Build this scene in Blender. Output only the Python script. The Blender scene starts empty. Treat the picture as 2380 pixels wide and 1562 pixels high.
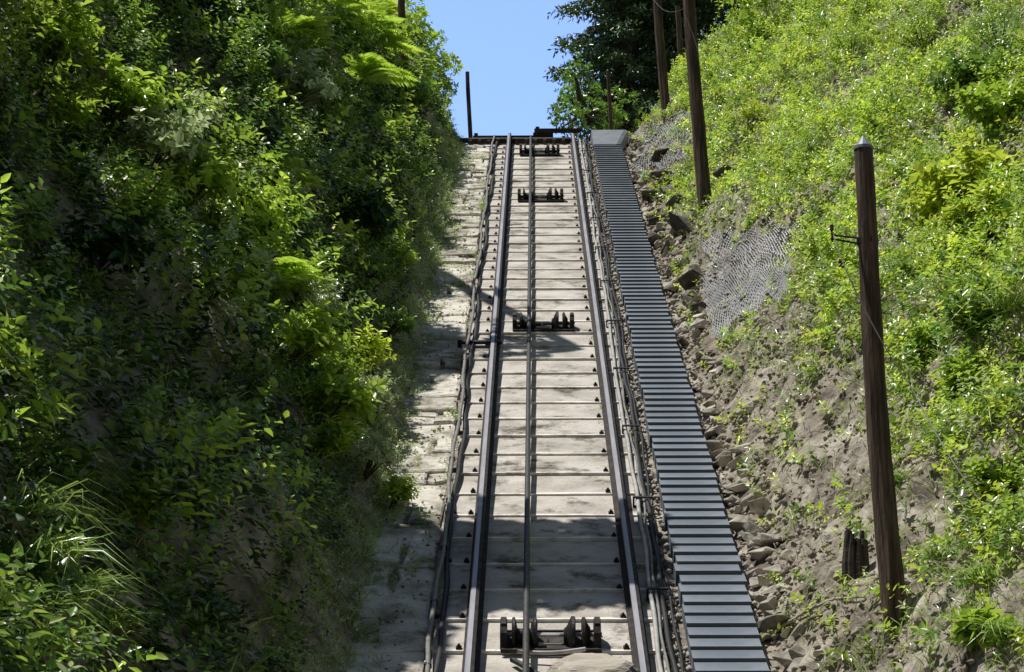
import bpy, bmesh, math, random
import numpy as np
from mathutils import Vector, noise
random.seed(7); rng = np.random.default_rng(11)
C = bpy.context.scene.collection
SL = math.radians(28.33); cs, sn = math.cos(SL), math.sin(SL)
CAMH = 4.76; VC = 33.3; YC = VC*cs; F = 4958.0
PITCH = math.radians(15.0); YAW = math.radians(0.6)
CAM = np.array([0.0, -CAMH*sn, CAMH*cs])
LS = np.array([-.33, .50, .80]); LS = LS/np.linalg.norm(LS)
LW = np.array([LS[0], LS[1]*cs-LS[2]*sn, LS[1]*sn+LS[2]*cs])

# ------------------------------------------------------------ coordinates
def pt(x, v, n=0.0):
    if v < VC-.6: return np.array([x, v*cs-n*sn, v*sn+n*cs])
    t = min(1.0, (v-(VC-.6))/1.2); a = SL*(1-t)+math.radians(2)*t
    if v <= VC: y, z = v*cs, v*sn
    else: y, z = YC+(v-VC), VC*sn+(v-VC)*.035
    return np.array([x, y-n*math.sin(a), z+n*math.cos(a)])
def basez(y): return np.where(y < YC, y*math.tan(SL), YC*math.tan(SL)+(y-YC)*.035)
def sstep(t): t = np.clip(t, 0, 1); return t*t*(3-2*t)
def ground(x, y):
    x = np.asarray(x, float); y = np.asarray(y, float)
    dl = np.clip(-1.06-x, 0, None); dr = np.clip(x-1.44, 0, None)
    hl = 1.22*np.minimum(dl, 4.2)+.35*np.clip(dl-4.2, 0, 8)
    hr = 1.15*np.minimum(dr, .8)+.90*np.clip(dr-.8, 0, 4.2)+.3*np.clip(dr-5, 0, 8)
    lump = .13*np.sin(x*2.3+y*1.1)+.10*np.sin(y*2.7-x*1.7+1)+.05*np.sin(x*5.1+y*4.3)
    k = sstep((dl+dr)/.7)
    return basez(y)+hl+hr+lump*k-.06
FW = np.array([-math.sin(YAW)*math.cos(PITCH), math.cos(YAW)*math.cos(PITCH), math.sin(PITCH)])
RT = np.array([math.cos(YAW), math.sin(YAW), 0]); UP = np.cross(RT, FW)
def ray(px, py):
    px = np.atleast_1d(np.asarray(px, float)); py = np.atleast_1d(np.asarray(py, float))
    return FW[None]+RT[None]*((px-1190)/F)[:, None]+UP[None]*((781-py)/F)[:, None]
def at(px, py, Y):
    r = ray(px, py)[0]; return CAM+r*((Y-CAM[1])/r[1])
def hits(px, py):
    r = ray(px, py); t = np.full(len(r), 5.0); done = np.zeros(len(r), bool)
    for i in range(900):
        p = CAM+r*t[:, None]; below = p[:, 2] < ground(p[:, 0], p[:, 1])
        done |= below; t = np.where(done, t, t+.05)
        if done.all(): break
    return CAM+r*t[:, None]
def hit(px, py): return hits(px, py)[0]
def vn(p): return p[1]*cs+p[2]*sn, -p[1]*sn+p[2]*cs

# ------------------------------------------------------------ materials
def newmat(name):
    m = bpy.data.materials.new(name); m.use_nodes = True
    nt = m.node_tree; return m, nt, nt.nodes['Principled BSDF']
def surf(name, cols, scale=6, rough=.85, bump=.3, metal=0, detail=8, stretch=(1,1,1), bscale=None, pos=(.3,.7), spec=.3, rnd=0, stain=None):
    m, nt, b = newmat(name); N, L = nt.nodes, nt.links
    tc = N.new('ShaderNodeTexCoord'); mp = N.new('ShaderNodeMapping'); mp.inputs['Scale'].default_value = stretch
    L.new(tc.outputs['Object'], mp.inputs['Vector'])
    no = N.new('ShaderNodeTexNoise'); no.inputs['Scale'].default_value = scale; no.inputs['Detail'].default_value = detail
    no.inputs['Roughness'].default_value = .65
    L.new(mp.outputs[0], no.inputs['Vector'])
    cr = N.new('ShaderNodeValToRGB'); el = cr.color_ramp.elements
    n = len(cols)
    for i, c in enumerate(cols):
        p = pos[0]+(pos[1]-pos[0])*i/max(1, n-1)
        e = el[i] if i < 2 else el.new(p)
        e.position = p; e.color = (*c, 1)
    L.new(no.outputs['Fac'], cr.inputs['Fac']); out = cr.outputs['Color']
    if stain:
        sc_, col_, lo, hi = stain
        n3 = N.new('ShaderNodeTexNoise'); n3.inputs['Scale'].default_value = sc_; n3.inputs['Detail'].default_value = 9; n3.inputs['Roughness'].default_value = .7
        L.new(mp.outputs[0], n3.inputs['Vector']); r3 = N.new('ShaderNodeMapRange'); r3.inputs['From Min'].default_value = lo; r3.inputs['From Max'].default_value = hi
        L.new(n3.outputs['Fac'], r3.inputs['Value']); mx = N.new('ShaderNodeMix'); mx.data_type = 'RGBA'; mx.inputs[7].default_value = (*col_, 1)
        L.new(r3.outputs[0], mx.inputs[0]); L.new(out, mx.inputs[6]); out = mx.outputs[2]
    if rnd:
        oi = N.new('ShaderNodeObjectInfo'); hs = N.new('ShaderNodeHueSaturation')
        mr = N.new('ShaderNodeMapRange'); mr.inputs['To Min'].default_value = 1-rnd; mr.inputs['To Max'].default_value = 1+rnd
        L.new(oi.outputs['Random'], mr.inputs['Value']); L.new(mr.outputs[0], hs.inputs['Value']); L.new(out, hs.inputs['Color']); out = hs.outputs[0]
    L.new(out, b.inputs['Base Color'])
    b.inputs['Roughness'].default_value = rough; b.inputs['Metallic'].default_value = metal
    b.inputs['Specular IOR Level'].default_value = spec
    if bump:
        n2 = N.new('ShaderNodeTexNoise'); n2.inputs['Scale'].default_value = bscale or scale*4; n2.inputs['Detail'].default_value = 8
        L.new(mp.outputs[0], n2.inputs['Vector'])
        bp = N.new('ShaderNodeBump'); bp.inputs['Strength'].default_value = bump; bp.inputs['Distance'].default_value = .02
        L.new(n2.outputs['Fac'], bp.inputs['Height']); L.new(bp.outputs[0], b.inputs['Normal'])
    return m
def leafmat(name, ca, cb, trans=.45, gloss=.33):
    m, nt, b = newmat(name); N, L = nt.nodes, nt.links
    ge = N.new('ShaderNodeNewGeometry'); mx = N.new('ShaderNodeMix'); mx.data_type = 'RGBA'
    mx.inputs[6].default_value = (*ca, 1); mx.inputs[7].default_value = (*cb, 1)
    L.new(ge.outputs['Random Per Island'], mx.inputs[0])
    tc = N.new('ShaderNodeTexCoord'); no = N.new('ShaderNodeTexNoise'); no.inputs['Scale'].default_value = 1.6
    L.new(tc.outputs['Object'], no.inputs['Vector'])
    hs = N.new('ShaderNodeHueSaturation'); mr = N.new('ShaderNodeMapRange')
    mr.inputs['From Min'].default_value = .3; mr.inputs['From Max'].default_value = .7
    mr.inputs['To Min'].default_value = .6; mr.inputs['To Max'].default_value = 1.3
    L.new(no.outputs['Fac'], mr.inputs['Value']); L.new(mr.outputs[0], hs.inputs['Value']); L.new(mx.outputs[2], hs.inputs['Color'])
    L.new(hs.outputs[0], b.inputs['Base Color']); b.inputs['Roughness'].default_value = gloss
    b.inputs['Specular IOR Level'].default_value = .85
    tr = N.new('ShaderNodeBsdfTranslucent'); L.new(hs.outputs[0], tr.inputs['Color'])
    ms = N.new('ShaderNodeMixShader'); ms.inputs[0].default_value = trans
    L.new(b.outputs[0], ms.inputs[1]); L.new(tr.outputs[0], ms.inputs[2])
    L.new(ms.outputs[0], N['Material Output'].inputs['Surface'])
    return m
M = {}
M['soil'] = surf('bank_soil', [(.05,.042,.033),(.20,.172,.135),(.39,.35,.285),(.54,.50,.425)], 3.0, .95, 1.0, bscale=22, pos=(.3,.72), stain=(7, (.05,.042,.032), .53, .70))
M['concrete'] = surf('slab_concrete', [(.20,.175,.145),(.38,.35,.305),(.52,.48,.43),(.60,.56,.505)], 2.2, .9, .6, bscale=40, pos=(.28,.68), stain=(2.6, (.09,.078,.052), .53, .65))
M['joint'] = surf('pale_joint', [(.38,.35,.31),(.75,.71,.65),(.85,.81,.75)], 7, .9, .2, pos=(.35,.6))
M['beddark'] = surf('pit_dark', [(.03,.026,.022),(.09,.08,.07)], 9, .95, .4)
M['stone'] = surf('flagstone', [(.16,.145,.115),(.40,.37,.315),(.60,.56,.49),(.70,.66,.58)], 2.4, .9, .9, bscale=18, pos=(.34,.64), stain=(3.2, (.13,.13,.075), .53, .66))
M['rock'] = surf('bank_rock', [(.17,.15,.13),(.42,.38,.32),(.62,.57,.50)], 5, .9, .6, rnd=.35)
M['rockdark'] = surf('dark_rock', [(.04,.034,.028),(.13,.115,.098),(.28,.25,.215)], 5, .9, .8, rnd=.35)
M['steel'] = surf('rail_head_lit_steel', [(.25,.245,.27),(.42,.41,.44)], 12, .45, .05, metal=.1, stretch=(1,.15,.15))
M['rust'] = surf('rusty_dark_iron', [(.010,.009,.009),(.030,.024,.022),(.065,.05,.042)], 14, .8, .3, metal=.1)
M['iron'] = surf('oily_iron', [(.012,.011,.011),(.045,.04,.038)], 14, .5, .2, metal=.3)
M['galv'] = surf('galvanised_sheet', [(.125,.148,.18),(.175,.198,.23),(.235,.258,.29)], 3, .5, .08, metal=.15, rnd=.10)
M['galvdark'] = surf('sheet_edge_shade', [(.08,.09,.105),(.12,.13,.15)], 6, .7, .1)  # darker copy of the sheet, puts lap shade into the front faces
M['galvpale'] = surf('pale_sheet', [(.15,.168,.19),(.22,.24,.265)], 5, .5, .05, metal=.1)
M['cablegrey'] = surf('grey_conduit', [(.13,.125,.12),(.28,.27,.26)], 9, .6, .1)
M['cablewhite'] = surf('pale_cable', [(.28,.27,.265),(.5,.49,.47)], 9, .6, .1)
M['cableblack'] = surf('black_cable', [(.012,.012,.013),(.04,.04,.04)], 9, .6, .1)
M['rope'] = surf('steel_rope', [(.03,.028,.026),(.10,.094,.088)], 40, .5, .3, metal=.3)
M['pole'] = surf('tarred_pole_wood', [(.022,.014,.009),(.08,.052,.035),(.20,.135,.095)], 5, .85, .8, stretch=(6,6,.5), bscale=16)
M['timber'] = surf('old_timber', [(.02,.016,.012),(.09,.07,.055)], 6, .9, .5)
M['bark'] = surf('tree_bark', [(.03,.022,.016),(.1,.08,.06)], 8, .9, .6, stretch=(3,3,.6))
M['worn'] = surf('worn_concrete', [(.2,.17,.14),(.42,.37,.31),(.5,.46,.4)], 5, .9, .5, stretch=(1,1,4))
M['wire'] = surf('zinc_wire', [(.16,.165,.18),(.30,.31,.33)], 9, .5, 0, metal=.2)
M['porcelain'] = surf('insulator', [(.03,.022,.018),(.07,.05,.04)], 9, .3, 0)
M['gravel'] = surf('gravel_stone', [(.18,.16,.14),(.46,.42,.37)], 12, .9, .4)
M['clod'] = surf('earth_clod', [(.09,.075,.06),(.27,.235,.185),(.50,.455,.38)], 4, .95, .4)
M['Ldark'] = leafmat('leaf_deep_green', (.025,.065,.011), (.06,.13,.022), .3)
M['Lshade'] = leafmat('leaf_shade_caster', (.03,.07,.013), (.06,.12,.025), .08)  # nearly opaque so the unseen crowns cast dense shade
M['Lmid'] = leafmat('leaf_mid_green', (.11,.24,.025), (.27,.43,.065), .4)
M['Lbright'] = leafmat('leaf_bright_green', (.28,.46,.035), (.56,.70,.10), .5)
M['Lyel'] = leafmat('leaf_yellow_green', (.46,.60,.035), (.68,.76,.10), .55)
M['Lpale'] = leafmat('leaf_pale_dusty', (.36,.46,.20), (.66,.74,.42), .35, .28)
M['Lneedle'] = leafmat('needle_dark', (.03,.07,.02), (.08,.16,.04), .3)
M['grass'] = leafmat('grass_blade', (.20,.36,.05), (.52,.64,.17), .4)
M['dry'] = leafmat('dry_stems', (.20,.16,.10), (.48,.42,.29), .2, .7)

# ------------------------------------------------------------ object helpers
def tag(o, label, cat, group=None, kind=None):
    o['label'] = label; o['category'] = cat
    if group: o['group'] = group
    if kind: o['kind'] = kind
    return o
WL = {}
def empty(name, loc, label, cat, group=None):
    o = bpy.data.objects.new(name, None); C.objects.link(o); o.location = tuple(loc); o.empty_display_size = .1
    WL[o.name] = np.array(loc, float); return tag(o, label, cat, group)
def mk(name, V, Fc, mats, parent=None, loc=None, smooth=False, midx=None):
    V = np.asarray(V, float).reshape(-1, 3)
    if parent is not None: org = WL[parent.name]
    else: org = np.array(loc if loc is not None else (0,0,0), float)
    me = bpy.data.meshes.new(name)
    me.from_pydata([tuple(p) for p in (V-org)], [], [tuple(f) for f in Fc])
    for m in (mats if isinstance(mats, (list, tuple)) else [mats]): me.materials.append(M[m])
    if midx is not None: me.polygons.foreach_set('material_index', midx)
    if smooth: me.polygons.foreach_set('use_smooth', [True]*len(me.polygons))
    me.update(calc_edges=True)
    o = bpy.data.objects.new(name, me); C.objects.link(o)
    if parent is not None: o.parent = parent; WL[o.name] = org
    else: o.location = tuple(org); WL[o.name] = org
    return o
def mkraw(name, V, sizes_pattern, idx, mats, parent=None, loc=None):
    K, nv = V.shape[:2]
    org = WL[parent.name] if parent is not None else np.array(loc if loc is not None else (0,0,0), float)
    me = bpy.data.meshes.new(name)
    me.vertices.add(K*nv); me.vertices.foreach_set('co', (V-org).astype(np.float32).ravel())
    idx = np.array(idx); al = (idx[None]+(np.arange(K)*nv)[:, None]).ravel()
    me.loops.add(len(al)); me.loops.foreach_set('vertex_index', al.astype(np.int32))
    st = np.concatenate([[0], np.cumsum(sizes_pattern)[:-1]]); per = sum(sizes_pattern)
    ls = (st[None]+(np.arange(K)*per)[:, None]).ravel()
    me.polygons.add(len(ls)); me.polygons.foreach_set('loop_start', ls.astype(np.int32))
    me.materials.append(M[mats]); me.update(calc_edges=True); me.validate()
    o = bpy.data.objects.new(name, me); C.objects.link(o)
    if parent is not None: o.parent = parent
    else: o.location = tuple(org)
    WL[o.name] = org; return o
class MB:
    def __init__(s): s.V = []; s.F = []; s.M = []
    def add(s, V, Fc, mi=0):
        b = len(s.V); s.V += [tuple(p) for p in V]; s.F += [tuple(i+b for i in f) for f in Fc]; s.M += [mi]*len(Fc)
    def box(s, x0, x1, v0, v1, n0, n1, mi=0, f=pt):
        P = [f(x, v, n) for n in (n0, n1) for v in (v0, v1) for x in (x0, x1)]
        s.add(P, [(0,2,3,1),(4,5,7,6),(0,1,5,4),(2,6,7,3),(0,4,6,2),(1,3,7,5)], mi)
    def tube(s, P, R, sides=8, mi=0, cap=True):
        P = [np.array(p, float) for p in P]; n = len(P)
        if not hasattr(R, '__len__'): R = [R]*n
        V = []; 
        for i in range(n):
            t = P[min(i+1, n-1)]-P[max(i-1, 0)]; t /= np.linalg.norm(t)+1e-9
            a = np.array([0,0,1.]) if abs(t[2]) < .8 else np.array([0,1.,0])
            u = np.cross(t, a); u /= np.linalg.norm(u); w = np.cross(t, u)
            for k in range(sides):
                th = 2*math.pi*k/sides; V.append(P[i]+R[i]*(math.cos(th)*u+math.sin(th)*w))
        Fc = [(i*sides+k, i*sides+(k+1)%sides, (i+1)*sides+(k+1)%sides, (i+1)*sides+k) for i in range(n-1) for k in range(sides)]
        if cap: Fc += [tuple(range(sides)), tuple(reversed(range((n-1)*sides, n*sides)))]
        s.add(V, Fc, mi)
    def build(s, name, mats, parent=None, loc=None, smooth=False):
        return mk(name, s.V, s.F, mats, parent, loc, smooth, s.M)
# leaf geometry ------------------------------------------------
def nrm(a): return a/(np.linalg.norm(a, axis=-1, keepdims=True)+1e-9)
def leafV(P, D, Nn, Ln, W):
    D = nrm(D); S = nrm(np.cross(D, Nn)); Nn = np.cross(S, D); Ln = Ln[:, None]; W = W[:, None]
    V = np.empty((len(P), 6, 3))
    V[:, 0] = P
    V[:, 1] = P+D*Ln*.3+S*W*.48+Nn*W*.14; V[:, 2] = P+D*Ln*.66+S*W*.36+Nn*(W*.1-Ln*.05)
    V[:, 3] = P+D*Ln-Nn*Ln*.16
    V[:, 4] = P+D*Ln*.66-S*W*.36+Nn*(W*.1-Ln*.05); V[:, 5] = P+D*Ln*.3-S*W*.48+Nn*W*.14
    return V
LEAF = ([4,4], [0,1,2,3,0,3,4,5])
def sprigs(P, U, SLn, nl, ll, wr=.55, spread=1.0, droop=.25):
    K = len(P); U = nrm(U); r = nrm(rng.normal(size=(K,3))); A = nrm(np.cross(U, r)); B = np.cross(U, A)
    out = []
    for k in range(nl):
        t = (k+.6)/nl; th = k*2.4+rng.uniform(-.4, .4, K)
        side = A*np.cos(th)[:, None]+B*np.sin(th)[:, None]
        pos = P+U*(SLn*t)[:, None]; pos[:, 2] -= SLn*droop*t*t
        D = side*spread+U*(.15+.9*t*t)+rng.normal(size=(K,3))*.18
        D[:, 2] -= .15
        Nn = U*.6+np.array([0,0,.7])+rng.normal(size=(K,3))*.35
        s = ll*(1-.45*abs(t-.45))*rng.uniform(.7, 1.25, K)
        out.append(leafV(pos, D, Nn, s, s*wr*rng.uniform(.8, 1.2, K)))
    return np.concatenate(out)
def fronds(P, U, Ln, npn=18, ll=.3, droop=.5):
    K = len(P); U = nrm(U); S = nrm(np.cross(U, np.array([0,0,1.])+rng.normal(size=(K,3))*.2)); out = []
    for k in range(npn):
        t = (k+.8)/npn; env = math.sin(math.pi*min(1, t*.85+.12))**.8
        for sg in (-1, 1):
            pos = P+U*(Ln*t)[:, None]; pos[:, 2] -= Ln*droop*t*t
            D = S*sg+U*(.35+t*.3); D[:, 2] -= droop*t*.6
            Nn = np.cross(S, U)*1.0; Nn = np.where(Nn[:, 2:3] < 0, -Nn, Nn)+rng.normal(size=(K,3))*.2
            out.append(leafV(pos, D, Nn, Ln*ll*env*rng.uniform(.8,1.15,K), Ln*ll*env*.19))
    return np.concatenate(out)
def blades(P, U, Ln, W, droop=.6):
    K = len(P); U = nrm(U); hz = nrm(rng.normal(size=(K,3))*np.array([1,1,.1])); S = nrm(np.cross(U, hz)); V = np.empty((K, 7, 3))
    for i, t in enumerate((0, .4, .75)):
        p = P+U*(Ln*t)[:, None]+hz*(Ln*droop*.5*t*t)[:, None]; p[:, 2] -= Ln*droop*.5*t*t
        w = (W*(1-.35*t))[:, None]; V[:, 2*i] = p-S*w; V[:, 2*i+1] = p+S*w
    p = P+U*Ln[:, None]+hz*(Ln*droop*.6)[:, None]; p[:, 2] -= Ln*droop*.7; V[:, 6] = p
    return V
BLADE = ([4,4,3], [0,1,3,2,2,3,5,4,4,5,6])
def gnormal(x, y):
    e = .08; gx = (ground(x+e, y)-ground(x-e, y))/(2*e); gy = (ground(x, y+e)-ground(x, y-e))/(2*e)
    return nrm(np.stack([-gx, -gy, np.ones_like(gx)], -1))
def gp(x, y): return np.stack([x, y, ground(x, y)], -1)
def nz(P, s, off=0): return np.array([noise.noise(Vector((p[0]*s+off, p[1]*s, p[2]*s))) for p in P])

# ------------------------------------------------------------ ground sheet
xs = np.concatenate([[-300,-120,-50,-25,-14,-9,-7], np.arange(-6,-1.3,.09), np.arange(-1.3,-1,.05), np.arange(-1,1.3,.25), np.arange(1.35,4.2,.05), np.arange(4.2,7,.12), [8,10,15,25,50,120,300]])
ys = np.concatenate([[-200,-80,-30,-10,-4,0,2,4], np.arange(5,31,.06), np.arange(31,40,.4), [42,46,52,60,80,120,200,400,900]])
X, Y = np.meshgrid(xs, ys); Zg = ground(X, Y)
kk = sstep((np.clip(-1.1-X, 0, None)+np.clip(X-1.4, 0, None))/.25)*(np.abs(X) < 7)*(Y > 4)*(Y < 40)
flat = np.stack([X.ravel(), Y.ravel(), Zg.ravel()], -1); kf = kk.ravel(); add = np.zeros(len(flat))
for i in np.nonzero(kf > 0)[0]:
    p = flat[i]
    if p[0] > 0: add[i] = .09*noise.noise(Vector((p[0]*4, p[1]*4, p[2]*2)))+.09*abs(noise.noise(Vector((p[0]*8, p[1]*8, 3))))+.045*noise.noise(Vector((p[0]*20, p[1]*20, 9)))-.03
    else: add[i] = .05*noise.noise(Vector((p[0]*3, p[1]*3, 5)))
flat[:, 2] += add*kf
nx, ny = len(xs), len(ys)
Fc = [(j*nx+i, j*nx+i+1, (j+1)*nx+i+1, (j+1)*nx+i) for j in range(ny-1) for i in range(nx-1)]
g = mk('ground', flat, Fc, 'soil', smooth=False); tag(g, 'bare earth cutting banks either side of the track', 'ground', kind='structure')

# ------------------------------------------------------------ track bed slabs
bed = MB(); vv = [5+.5*i for i in range(57)]+[33.3, 34.5, 40]
for a, b in zip(vv[:-1], vv[1:]): bed.box(-.60, .80, a, b, -.16, -.05)
bedo = bed.build('track_bed', 'beddark'); tag(bedo, 'stepped concrete track bed climbing the cutting', 'track bed', kind='structure')
PITCHV = .516; v0 = 5.2; joints = []
v = v0
ROLL = [12.03, 20.35, 27.8, 31.9]
while v < 33.2:
    a, b = v+.006, v+PITCHV-.004; b = min(b, 33.28)
    m = MB(); dn = rng.uniform(-.005, .005); x0 = -.60+rng.uniform(-.01, .01); x1 = .79+rng.uniform(-.015, .01)
    tl = .014; kx = 12; wv = [rng.uniform(.014, .036) for _ in range(kx+1)]
    def q(x, vv_, n): return pt(x, vv_, n+dn)
    X_ = [x0+(x1-x0)*i/kx for i in range(kx+1)]; ej = [rng.uniform(-.005,.005) for _ in X_]
    A = [q(x, a+ej[i], -.05) for i, x in enumerate(X_)]; B = [q(x, a+ej[i], tl) for i, x in enumerate(X_)]; Cc = [q(x, a+wv[i], tl-.001) for i, x in enumerate(X_)]; D_ = [q(x, b, -.004) for x in X_]; E_ = [q(x, b, -.05) for x in X_]
    V = A+B+Cc+D_+E_; k1 = kx+1
    for i in range(kx): m.F += [(i, i+1, k1+i+1, k1+i), (k1+i, k1+i+1, 2*k1+i+1, 2*k1+i), (2*k1+i, 2*k1+i+1, 3*k1+i+1, 3*k1+i), (3*k1+i, 3*k1+i+1, 4*k1+i+1, 4*k1+i)]; m.M += [1, 1, 0, 0]
    m.F += [(0, k1, 2*k1, 3*k1, 4*k1), (kx, 4*k1+kx, 3*k1+kx, 2*k1+kx, k1+kx)]; m.M += [0, 0]; m.V = [tuple(p) for p in V]
    m.build('slab', ['concrete','joint'], bedo); joints.append(v); v += PITCHV
# ------------------------------------------------------------ rails
def sweep(prof, vs, xc):
    k = len(prof); V = [pt(xc+px, v, pn) for v in vs for px, pn in prof]
    Fs = []; mi = []
    for i in range(len(vs)-1):
        for j in range(k):
            Fs.append((i*k+j, i*k+(j+1)%k, (i+1)*k+(j+1)%k, (i+1)*k+j)); mi.append(j)
    Fs.append(tuple(range(k))); mi.append(99); Fs.append(tuple(reversed(range((len(vs)-1)*k, len(vs)*k)))); mi.append(99)
    return V, Fs, mi
prof = [(-.052,.015),(-.052,.024),(-.012,.035),(-.012,.105),(-.027,.115),(-.027,.142),(-.021,.148),(.006,.148),(.027,.142),(.027,.115),(.012,.105),(.012,.035),(.052,.024),(.052,.015)]
vs = [5, 15, 25, 32.0, 32.7, 33.0, 33.3, 33.6, 34, 36, 40]
def clipmesh(x, v, parent, sg):
    m = MB(); m.box(x-.018, x+.018, v-.016, v+.016, .015, .026); m.box(x-.010, x+.010, v-.010, v+.010, .026, .036)
    m.tube([pt(x, v, .036), pt(x, v, .044)], .006, 6); return m.build('rail_clip', 'rust', parent)
for xc, lab, sg in ((-.37, 'left steel running rail of the funicular track', -1), (.625, 'right steel running rail beside the pale cables', -1)):
    e = empty('rail', pt(xc, 5, 0), lab, 'rail', None)
    V, Fs, mi = sweep(prof, vs, xc); mk('rail_beam', V, Fs, ['rust','steel'], e, midx=[1 if j in (5,6) else 0 for j in mi])  # pale steel only on the sunward head edge; shadow side coloured dark
    c0 = clipmesh(xc+sg*.080, joints[0]+.045, e, sg)
    d = pt(0, joints[1], 0)-pt(0, joints[0], 0)
    for k in range(1, len(joints)):
        c = c0.copy(); C.objects.link(c); c.parent = e; c.location = tuple(d*k+np.array([rng.uniform(-.006,.006), 0, 0]))
# ------------------------------------------------------------ haul cable
def cable(name, fx, fn, r, mat, label, cat, va=5, vb=34, step=.12, sides=7, group=None):
    m = MB(); P = [pt(fx(v), v, fn(v)) for v in np.arange(va, vb, step)]; m.tube(P, r, sides)
    o = m.build(name, mat, None, pt(fx(va), va, 0), True); return tag(o, label, cat, group)
cable('haul_cable', lambda v: -.058+.0007*v, lambda v: .115, .021, 'rope', 'thick steel haul cable running over the pulleys between the rails', 'cable', step=.5)
def wob(a, f, ph, b=0, g=5, p2=0): return lambda v: a*math.sin(v*f+ph)+b*math.sin(v*g+p2)
w1 = wob(.012,1.9,.3,.005,6.1,1); w2 = wob(.014,1.5,2,.006,5.3,2); w3 = wob(.014,.9,1,.005,4.7,0); w4 = wob(.014,1.1,4,.006,5.9,3)
cable('conduit', lambda v: -.615+w1(v), lambda v: .10+.012*math.sin(v*6.1), .0155, 'cablegrey', 'grey conduit raised on pegs along the left edge of the track bed', 'conduit')
cable('conduit', lambda v: -.575+w2(v), lambda v: .038+.01*math.sin(v*5), .019, 'cableblack', 'black cable lying low along the left edge of the track bed', 'cable')
cable('conduit', lambda v: .738+w3(v)*.7, lambda v: .05+.012*math.sin(v*5.2), .015, 'cablewhite', 'thick pale cable closest to the right running rail', 'cable')
cable('conduit', lambda v: .778+w4(v)*.8, lambda v: .045+.010*math.sin(v*6), .009, 'cablegrey', 'thin grey cable second from the right running rail', 'cable')
cable('conduit', lambda v: .812+w1(v)*.8, lambda v: .04+.01*math.sin(v*4.4), .016, 'cableblack', 'black cable between the pale cables and the metal cover', 'cable')
cable('conduit', lambda v: .848+w2(v)*.8, lambda v: .03+.01*math.sin(v*5.5), .009, 'cableblack', 'thin black cable closest to the corrugated metal cover', 'cable')
for k in range(26):
    v = 6.3+k*1.032
    m = MB(); x = -.615+w1(v); m.box(x-.03, x+.05, v-.02, v+.02, .0, .03); m.box(x-.008, x+.008, v-.02, v+.02, .028, .09); m.box(x-.022, x+.022, v-.016, v+.016, .09, .122)
    tag(m.build('cable_peg', 'iron', None, pt(x, v, 0)), 'black iron peg clamping the conduit on the left edge of the track', 'peg', 'iron pegs along the left conduit')
for k in range(14):
    v = 7.1+k*1.9; x = .78
    m = MB(); m.box(x-.065, x+.075, v-.018, v+.018, .008, .016); m.box(x-.068, x-.056, v-.018, v+.018, .008, .08); m.box(x-.068, x+.076, v-.014, v+.014, .076, .086)
    tag(m.build('cable_clamp', 'iron', None, pt(x, v, 0)), 'black clamp strapping the cables beside the right rail', 'clamp', 'clamps along the right hand cables')

# ------------------------------------------------------------ pulley assemblies
def lathe_x(m, prof_, v, n, seg=24, mi=0):
    V = []; k = seg
    for x, r in prof_:
        for j in range(seg):
            a = 2*math.pi*j/seg; V.append(pt(x, v+max(r,.001)*math.cos(a), n+max(r,.001)*math.sin(a)))
    Fs = [(i*k+j, (i+1)*k+j, (i+1)*k+(j+1)%k, i*k+(j+1)%k) for i in range(len(prof_)-1) for j in range(k)]
    m.add(V, Fs, mi)
def pulley(v, label):
    e = empty('cable_pulley', pt(-.05, v, 0), label, 'pulley')
    m = MB(); m.box(-.20, .40, v-.16, v-.14, .016, .04); m.box(-.20, .40, v+.14, v+.16, .016, .04)
    m.build('base_frame', 'rust', e)
    m = MB(); m.box(-.19, .39, v-.135, v+.135, .0165, .019); m.build('pit_shade_sheet', 'beddark', e)  # dark sheet standing in for the shade of the pit under the pulley
    m = MB(); lathe_x(m, [(-.135,.0),(-.135,.10),(-.130,.112),(-.116,.112),(-.100,.045),(-.020,.045),(-.004,.112),(.010,.112),(.016,.10),(.016,0)], v, .062, 32); m.build('pulley_wheel', 'iron', e)
    m = MB(); lathe_x(m, [(.175,0),(.175,.04),(.195,.06),(.21,.095),(.222,.118),(.240,.118),(.246,.108),(.246,0)], v, .062, 32); m.build('guide_cone', 'iron', e)
    m = MB(); lathe_x(m, [(.282,0),(.282,.102),(.288,.112),(.304,.112),(.314,.08),(.335,.05),(.335,0)], v, .062, 32); m.build('guide_cone', 'rust', e)
    m = MB(); m.tube([pt(-.20, v, .07), pt(.405, v, .07)], .013, 8); m.build('axle', 'steel', e)
    for x in (-.205, .355):
        m = MB(); V = []
        for xx in (x, x+.042): V += [pt(xx, v-.12, .02), pt(xx, v+.12, .02), pt(xx, v+.10, .12), pt(xx, v+.06, .150), pt(xx, v-.06, .150), pt(xx, v-.10, .12)]
        m.add(V, [(0,1,2,3,4,5), (11,10,9,8,7,6)]+[(i, (i+1)%6, 6+(i+1)%6, 6+i) for i in range(6)]); m.box(x+.004, x+.038, v-.055, v+.055, .149, .163); m.build('bearing_block', 'rust', e)
    m = MB(); m.box(.025, .165, v-.112, v-.095, .045, .058); m.box(.025, .15, v-.08, v-.065, .09, .102); m.box(.075,.09, v-.08, v-.066, .046, .09)
    m.build('spacer_bar', 'cablewhite', e)
labs = ['nearest black iron cable pulley with flared guides at the bottom of the track', 'second cable pulley up the track, halfway to the crest', 'third cable pulley up the track, small in the distance', 'topmost cable pulley just below the crest']
for v, l in zip(ROLL, labs): pulley(v, l)
m = MB(); m.tube([pt(-.13+.36*t, 11.72-.22*math.sin(math.pi*t), .035+.01*math.sin(9*t)) for t in np.linspace(0,1,16)], .018, 8)
tag(m.build('hose', 'cableblack', None, pt(0,11.6,0), True), 'black hose sagging below the nearest pulley', 'hose')
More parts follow.
